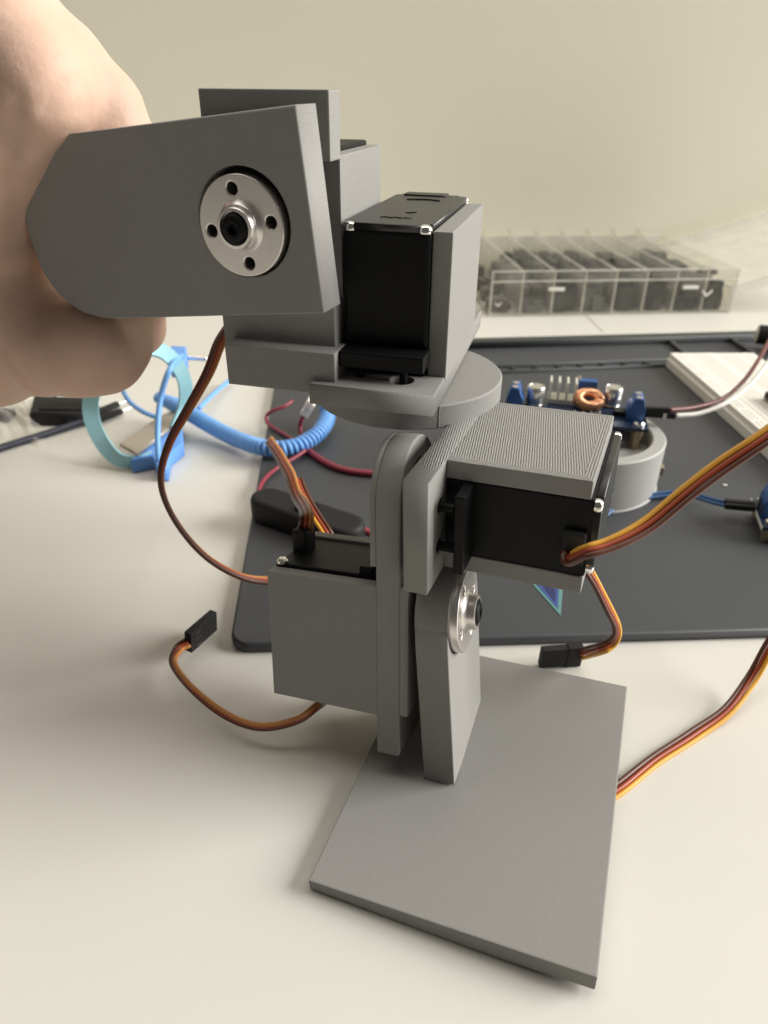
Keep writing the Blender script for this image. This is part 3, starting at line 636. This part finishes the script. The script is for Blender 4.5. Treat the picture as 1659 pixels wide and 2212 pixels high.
def plug(root, p, q, w=2.5):
    L = np.linalg.norm(q - p); boxes('plug_housing', [(0, L, -w / 2, w / 2, -w / 2, w / 2, .2)], M_black2, oriented(p, q - p, (0, 0, 1)), root)
plug(dr, T(1392, 884, 36), T(1446, 886, 36))
wr = thing('jumper_wire', 'white jumper wire running beside the dark red one to the terminal', 'wire', T(1460, 900, 33), 'jumper wires')
tube('white_wire', [T(1458, 898, 33), T(1510, 893, 33), T(1565, 872, 36), T(1612, 838, 40), T(1650, 795, 44), T(1720, 700, 48)], 1.05, M_white_wire, wr, 60)
pp, pq = T(1385, 893, 33), T(1459, 898, 33); plug(wr, pp, pq)
boxes('crimp_mark', [(9.5, 11.0, -1.35, 1.35, -1.35, 1.35, .1)], M_white_wire, oriented(pp, pq - pp, (0, 0, 1)), wr)

# ------------------------------------------------------------------ round stand and converter board
SC = (92.0, 297.5); SR = 34.0; SH = 24.0
st = thing('round_stand', 'light grey printed round stand carrying a converter board behind the arm', 'stand', (SC[0], SC[1], MT))
lathe('stand_ring', [(SR - 6, 15), (SR - 6, SH - .6), (SR - 5.4, SH), (SR - .6, SH), (SR, SH - .6), (SR, 1), (SR + .5, .4), (SR + .5, .05), (0, .05)], M_light_grey, Matrix.Translation((SC[0] * MM, SC[1] * MM, MT * MM)), st, 96)
lathe('stand_floor', [(0, 16.5), (SR - 5.9, 16.5), (SR - 5.9, 14), (0, 14)], M_light_grey, Matrix.Translation((SC[0] * MM, SC[1] * MM, MT * MM)), st, 64)
boxes('stand_clip', [(SR - .6, SR + 2.0, -2.5, 2.5, 6, 10, .5)], M_brass, Matrix.Translation((SC[0] * MM, SC[1] * MM, MT * MM)) @ Matrix.Rotation(math.radians(-12), 4, 'Z'), st)
PZ = MT + 16.5 + 9.0
pR = T(1400, 935, PZ); pL = T(1085, 905, PZ)
ex = (pR - pL); ex[2] = 0; PL = np.linalg.norm(ex); ex /= PL; PW = 26.0
B = oriented(np.array([pL[0], pL[1], PZ]), ex, (0, 0, 1))
cb = thing('converter_board', 'voltage converter board with two blue terminals and copper coil on the round stand', 'circuit board', pL)
def boardpos(u, v, z):                                           # level z above the board, in the board's frame (mm)
    p = B.inverted() @ Vector(T(u, v, PZ + z) * MM); return p.x / MM, p.y / MM
boxes('board', [(0, PL, 0, PW, 0, 1.6, .1)], M_pcb, B, cb)
for x, y in ((PL - 4, 3.5), (4, 3.5), (PL - 4, PW - 3.5), (4, PW - 3.5)):
    s = lathe('standoff', [(0, -8.9), (2.6, -8.9), (2.6, -.02), (0, -.02)], M_brass, B, cb, 6, 'z', (x, y, 0))
    lathe('screw', [(0, 1.5), (2.5, 1.5), (2.5, 2.9), (1.9, 3.6), (0, 3.8)], M_chrome, B, s, 20, 'z', (x, y, 0))
def terminal(Mx, parent):
    tb = bmesh.new()
    me = prism_mesh('terminal_block', [(0, 0), (7.6, 0), (7.6, 6.5), (6.2, 11), (2.6, 11), (1.2, 7.2), (0, 5.6)], [], 0, 10.4, 'xz', .25)
    o = link('terminal_block', me, M_blue_block, Mx, parent)
    for k in (2.6, 7.8):
        lathe('terminal_screw', [(0, 10.7), (1.5, 10.7), (1.5, 11.08), (0, 11.08)], M_plate_metal, Mx, o, 16, 'z', (4.4, k, 0))
        boxes('wire_hole', [(7.4, 7.75, k - 1.6, k + 1.6, 1.5, 5.2, .1)], M_dark, Mx, o)
    return o
def at(x, y, z=1.6, rot=0): return B @ Matrix.Translation((x * MM, y * MM, z * MM)) @ Matrix.Rotation(rot, 4, 'Z')
terminal(at(PL - 9.5, 7.0), cb)
terminal(at(8.6, 17.5, rot=math.pi), cb)
def can(u, v, r, h):
    x, y = boardpos(u, v, h + 1.6)
    o = lathe('capacitor', [(0, 1.6), (r * 1.0, 1.6), (r, 2.4), (r * .93, 2.9), (r, 3.4), (r, h), (r * .9, h + .6), (r * .82, h + .5), (r * .8, h + .35), (0, h + .35)], M_cap, B, cb, 32, 'z', (x, y, 0))
    lathe('capacitor_seat', [(0, 1.58), (r * 1.04, 1.58), (r * 1.04, 2.3), (0, 2.3)], M_black2, B, o, 24, 'z', (x, y, 0))
can(1160, 829, 4.2, 10.5); can(1328, 831, 4.2, 10.5)
x, y = boardpos(1182, 870, 2)
hs = boxes('heat_sink', [(x, x + 12.6, y, y + 9, 1.62, 4.2, .2)], M_sink, B, cb)
for k in range(4): boxes('fin', [(x + .2 + k * 3.9, x + 1.2 + k * 3.9, y + .1, y + 8.9, 4.0, 12.6, .15)], M_sink, B, hs)
x, y = boardpos(1272, 862, 6)
tor = link('toroid_coil', None, None, B, cb) if False else None
def torus_mesh(name, R_, r_, n=48, m=14, sq=1.0):
    vs_ = []; fs = []
    for i in range(n):
        a = 2 * math.pi * i / n
        for j in range(m):
            b = 2 * math.pi * j / m; vs_.append((((R_ + r_ * math.cos(b)) * math.cos(a)) * MM, ((R_ + r_ * math.cos(b)) * math.sin(a)) * MM, r_ * sq * math.sin(b) * MM))
    for i in range(n):
        for j in range(m): fs.append((i * m + j, ((i + 1) % n) * m + j, ((i + 1) % n) * m + (j + 1) % m, i * m + (j + 1) % m))
    me = bpy.data.meshes.new(name); me.from_pydata(vs_, [], fs); me.update(); me.polygons.foreach_set('use_smooth', [True] * len(fs)); return me
TM = at(x, y, 5.8) @ Matrix.Rotation(math.radians(16), 4, 'X')
tor = link('toroid_core', torus_mesh('toroid_core', 5.0, 1.65), M_core, TM, cb)
turns = 34; cp = []
for i in range(turns * 14 + 1):
    a = 2 * math.pi * i / (turns * 14) * .965; b = 2 * math.pi * i / 14
    cp.append(((5.0 + 2.0 * math.cos(b)) * math.cos(a), (5.0 + 2.0 * math.cos(b)) * math.sin(a), 2.3 * math.sin(b)))
link('copper_winding', tube_mesh('copper_winding', np.array(cp), .34, 6), M_copper, TM, tor)
x, y = boardpos(1266, 838, 8)
tp = boxes('trim_resistor', [(x - 5, x + 5, y, y + 4.8, 1.62, 11.2, .25)], M_blue_block, B, cb)
lathe('trim_screw', [(0, 11.1), (1.1, 11.1), (1.1, 12.6), (0, 12.6)], M_brass, B, tp, 14, 'z', (x - 3.8, y + 2.4, 0))
for u in (1205, 1240, 1275): 
    x, y = boardpos(u, 893, 2); c = boxes('chip_resistor', [(x, x + 4.6, y - .4, y + 2.4, 1.62, 2.6, .1)], M_sink, B, cb); boxes('resistor_body', [(x + .7, x + 3.9, y - .1, y + 2.1, 2.55, 2.75, .05)], M_black2, B, c)
x, y = boardpos(1335, 890, 3); boxes('diode', [(x - 2, x + 6, y - 2, y + 3, 1.62, 4.0, .2)], M_black2, B, cb)

# second converter at the right edge, with its blue leads
q0 = T(1636, 1172, MT)
v2 = thing('terminal_module', 'small board with a blue screw terminal cut off by the right edge', 'circuit board', q0)
Bq = oriented(np.array([q0[0], q0[1], MT + 6]), (1, -.25, 0), (0, 0, 1))
boxes('board', [(0, 40, 0, 24, 0, 1.6, .1)], M_pcb, Bq, v2)
boxes('board_edge_lit', [(-.3, .2, -.2, 24.2, -.1, 1.4, .1)], M_sink, Bq, v2)  # pale strip paints the light caught on the board's edge
for x, y in ((3.5, 21), (3.5, 3)): 
    s = lathe('standoff', [(0, -5.9), (2.4, -5.9), (2.4, 0), (0, 0)], M_brass, Bq, v2, 6, 'z', (x, y, 0))
    lathe('screw', [(0, 1.5), (2.3, 1.5), (2.3, 3), (1.6, 3.8), (0, 4)], M_chrome, Bq, s, 18, 'z', (x, y, 0))
terminal(Bq @ Matrix.Translation((8.2 * MM, 17.5 * MM, 1.6 * MM)) @ Matrix.Rotation(math.pi, 4, 'Z'), v2)
bw = thing('jumper_wire', 'pair of blue wires running from the round stand to black plugs at the right', 'wire', T(1480, 1075, 8), 'jumper wires')
e1 = T(1566, 1092, 11); e2 = T(1632, 1098, 12)
for k, dz in ((0, 0), (1, 2.4)):
    off = np.array([.6 * k, 2.2 * k, dz * .2])
    tube('blue_wire', [T(1290, 1130, MT + 1.2) + off, T(1340, 1092, MT + 1.2) + off, T(1400, 1076, MT + 1.3) + off, T(1460, 1070, MT + 2) + off, T(1500, 1074, MT + 3.5) + off, T(1540, 1086, MT + 5.5) + off, e1 + off], .8, M_blue_wire, bw, 50)
    plug(bw, e1 + off, e2 + off, 2.4)

# ------------------------------------------------------------------ wrist strap, clip and cord
ws = thing('wrist_strap', 'light blue antistatic wrist strap with a teal band loop and coiled cord', 'wrist strap', T(330, 960))
lp = [T(330, 985, 5), T(300, 998, 4), T(252, 990, 6), (T(214, 945, 14)), T(196, 890, 26), T(205, 835, 40), T(245, 785, 52), T(300, 757, 56), T(345, 757, 54), T(380, 785, 46), T(400, 830, 32), T(398, 880, 18), T(380, 925, 9)]
P, Lat = ribbon_frames(lp, [.9, .75, .5, .3, .2, .3, .5, .6, .5, .4, .5, .6, .7], 90)
vsb = []; fsb = []; Tn = tangents(P)
for i in range(90):
    nn = np.cross(Tn[i], Lat[i])
    for s, t in ((-1, -1), (1, -1), (1, 1), (-1, 1)): vsb.append(tuple((P[i] + Lat[i] * s * 3.6 + nn * t * .7) * MM))
for i in range(89):
    for k in range(4): fsb.append((i * 4 + k, i * 4 + (k + 1) % 4, (i + 1) * 4 + (k + 1) % 4, (i + 1) * 4 + k))
me = bpy.data.meshes.new('wrist_band'); me.from_pydata(vsb, [], fsb); me.update(); link('wrist_band', me, M_band, WORLD, ws)
path = spline([T(372, 872, 12), T(410, 893, 10), T(450, 917, 8), T(510, 948, 6), T(575, 968, MT + 5), T(635, 965, MT + 5), T(685, 938, MT + 6), T(708, 900, MT + 8), T(703, 868, MT + 14)], 900)
seg = np.linalg.norm(np.diff(path, axis=0), axis=1); ln = np.concatenate([[0], np.cumsum(seg)])
Tn = tangents(path); N = np.cross(Tn[0], [0, 0, 1.]); N /= np.linalg.norm(N); hp = []
for i in range(900):
    N = N - Tn[i] * (N @ Tn[i]); N /= np.linalg.norm(N); Bn = np.cross(Tn[i], N); a = 2 * math.pi * ln[i] / 2.75
    hp.append(path[i] + 2.9 * (N * math.cos(a) + Bn * math.sin(a)))
hp = np.array(hp)
from_n = 3600; ti = np.linspace(0, 899, from_n)
pp = np.stack([np.interp(ti, np.arange(900), path[:, k]) for k in range(3)], 1); l2 = np.interp(ti, np.arange(900), ln); Tn = tangents(pp)
N = np.cross(Tn[0], [0, 0, 1.]); N /= np.linalg.norm(N); hp = []
for i in range(from_n):
    N = N - Tn[i] * (N @ Tn[i]); N /= np.linalg.norm(N); Bn = np.cross(Tn[i], N); a = 2 * math.pi * l2[i] / 2.6
    hp.append(pp[i] + 3.0 * (N * math.cos(a) + Bn * math.sin(a)))
link('coiled_cord', tube_mesh('coiled_cord', np.array(hp), 1.25, 6), M_cord, WORLD, ws)
tube('cord_sleeve', [T(340, 858, 14), T(380, 876, 12), T(420, 899, 9.5), T(470, 928, 7.5), T(540, 958, MT + 3.5)], [3.0, 4.1, 4.25, 4.1, 3.4], M_cord, ws, 40, 16)
tube('thin_cord', [T(392, 768, 48), T(366, 800, 46), T(348, 855, 34), T(341, 920, 22), T(342, 985, 10), T(350, 1012, 3)], 1.35, M_cord, ws, 50)
tube('thin_cord', [T(262, 838, 22), T(280, 868, 18), T(310, 890, 15), T(344, 904, 13)], 1.25, M_cord, ws, 30)
tube('thin_cord', [T(498, 820, 4), T(462, 850, 5), T(430, 882, 9)], 1.35, M_cord, ws, 20)
poly('clip_body', [T(283, 1000, 6), T(296, 982, 6), T(335, 954, 6), T(393, 915, 6), T(396, 962, 6), T(368, 985, 6), T(362, 1016, 6), T(342, 1016, 6), T(330, 990, 6)], .1, 7.5, M_clip, ws, .8)
poly('metal_plate', [T(258, 958, 10), T(345, 898, 10), T(392, 878, 10), T(370, 920, 10), T(297, 978, 10)], 8.0, 10.0, M_plate_metal, ws, .3)
poly('snap_block', [T(368, 792, 40), T(404, 792, 40), T(404, 764, 40), T(372, 762, 40)], 34, 44, M_clip, ws, .8)
tube('metal_pin', [T(402, 772, 40), T(425, 773, 40), T(447, 775, 40)], 1.5, M_chrome, ws, 12)

# ------------------------------------------------------------------ red leads and the inline switch on the mat
def c2b(x, y): return (1000 + x * .3617) * .548611, (1600 + y * .3617) * .548611
def lead(name_label, pts, r, mat=M_crimson, grp='red leads on the mat'):
    o = thing('red_lead', name_label, 'wire', T(*c2b(*pts[0][:2]), MT), grp)
    tube('lead_wire', [T(*c2b(p[0], p[1]), MT + p[2]) for p in pts], r, mat, o, 50); return o
lead('thin red lead looping below the blue coiled cord to the black inline switch', [(560, 480, 4), (450, 555, 3), (270, 660, 2), (140, 765, 2), (70, 870, 2), (60, 950, 3), (130, 1030, 5)], .95)
lead('thin red lead curving left of the white plug', [(420, -60, 10), (330, 0, 9), (200, 50, 7), (135, 110, 4), (150, 185, 2), (260, 265, 1.2), (420, 360, 1.2), (560, 440, 1.2), (640, 500, 1.2)], .95)
lead('thick red lead bending from the coiled cord behind the link slab', [(540, 440, 1.6), (640, 520, 1.6), (760, 600, 1.6), (900, 665, 1.6), (1050, 705, 1.6), (1270, 730, 1.6), (1450, 735, 1.6)], 1.6)
lead('short red lead from the right end of the inline switch', [(1010, 1300, 5), (1080, 1320, 5), (1180, 1350, 4), (1300, 1390, 3)], 1.7)
wp = thing('white_plug', 'small white plug on a red lead beside the blue cord', 'connector', T(*c2b(560, 60), 20))
tube('lead_wire', [T(*c2b(570, 60), 20), T(*c2b(520, 140), 17), T(*c2b(500, 210), 13), T(*c2b(515, 330), 8)], 1.1, M_crimson, wp, 24)
Wm = oriented(T(*c2b(545, 90), 19), T(*c2b(610, -10), 24) - T(*c2b(545, 90), 19), (0, 0, 1))
boxes('plug_shell', [(0, 8, -2.6, 2.6, -2, 2, .4), (5, 9, -3.4, 3.4, -.8, 2.4, .4)], M_white_wire, Wm, wp)
sw = thing('inline_switch', 'rounded black inline switch lying on the mat behind the servo box', 'switch', T(665, 1110, MT))
a = T(580, 1085, MT + 7); b = T(748, 1142, MT + 7); SWM = oriented(np.array([a[0], a[1], MT]), (b - a) * np.array([1, 1, 0]), (0, 0, 1)); SL = np.linalg.norm((b - a)[:2])
k8 = circle(0, 0, 7.4, 12, math.pi / 2, 1.5 * math.pi) + circle(SL, 0, 7.4, 12, -math.pi / 2, math.pi / 2)
body = prism('switch_body', k8, [], .1, 10.5, 'xy', M_black2, SWM, sw, 2.0)
boxes('switch_button', [(SL * .42, SL * .60, -4, 4, 10.3, 11.8, .7)], M_black, SWM, body)

# ------------------------------------------------------------------ dark leads at the left
bb = thing('dark_case', 'small black case half hidden behind the hand on the desk', 'case', T(150, 872))
poly('case_body', [T(60, 884, 10), T(205, 884, 10), T(214, 868, 10), T(204, 850, 10), T(70, 846, 10)], .1, 8, M_black2, bb, 1.5)
poly('case_lid', [T(80, 872, 12), T(190, 872, 12), T(192, 858, 12), T(85, 856, 12)], 7.8, 8.8, M_black, bb, .4)
nl = thing('dark_lead', 'navy lead ending in a pair of black pin plugs at the left edge', 'wire', T(100, 930))
tube('lead_wire', [T(-80, 995, 2), T(0, 968, 2), T(90, 940, 2), T(160, 917, 2.4), T(200, 903, 3)], 1.9, M_navy, nl, 40)
for (u0, v0, u1, v1) in ((198, 896, 255, 873), (208, 908, 262, 888)):
    p, q = T(u0, v0, 3), T(u1, v1, 3); plug(nl, p, q, 3.0)
    tube('pin', [q, q + (q - p) / np.linalg.norm(q - p) * 8], .4, M_chrome, nl, 6)
pl_ = thing('dark_lead', 'thin grey lead with one black pin plug beside the teal band', 'wire', T(130, 890))
tube('lead_wire', [T(112, 835, 8), T(122, 868, 5), T(132, 893, 3)], .9, M_parts_grey, pl_, 20)
plug(pl_, T(130, 890, 3), T(155, 914, 2.5), 3.2)

bg_ = thing('plastic_bag', 'crumpled clear plastic bag lying on the desk at the left edge', 'bag', T(20, 910))
def crumple():
    n = 46; o = T(-90, 955, 0); ex_ = T(88, 960, 0) - o; ey_ = T(-60, 850, 0) - o; V = []; Fc = []
    ph = rng.uniform(0, 6.28, (7, 2)); fq = rng.uniform(4, 19, (7, 2))
    for i in range(n):
        for j in range(n):
            a, b = i / (n - 1), j / (n - 1); e = min(a, 1 - a, b, 1 - b)
            hgt = sum(abs(math.sin(fq[k, 0] * a + fq[k, 1] * b + ph[k, 0])) * 1.5 for k in range(7)) * min(1, e * 6)
            p = o + ex_ * (a + .03 * math.sin(9 * b)) + ey_ * (b + .04 * math.sin(11 * a)); V.append((p[0] * MM, p[1] * MM, (.3 + hgt) * MM))
    for i in range(n - 1):
        for j in range(n - 1): Fc.append((i * n + j, (i + 1) * n + j, (i + 1) * n + j + 1, i * n + j + 1))
    me = bpy.data.meshes.new('bag_film'); me.from_pydata(V, [], Fc); me.update(); return me
link('bag_film', crumple(), clear_plastic('thin_film', .22), WORLD, bg_)
boxes('bag_content', [(-16, 10, -5, 5, .4, 5, 1)], M_parts_dark, Matrix.Translation(Vector(T(-10, 905) * MM)), bg_)

sp = T(1566, 1049, MT + .1)
spk = boxes('paper_speck', [(-.9, .9, -.6, .6, 0, .5, .15)], M_white_wire, Matrix.Translation(Vector(sp * MM)))
tag(spk, 'tiny white paper speck lying on the dark mat below the yellow ribbon cable', 'speck')
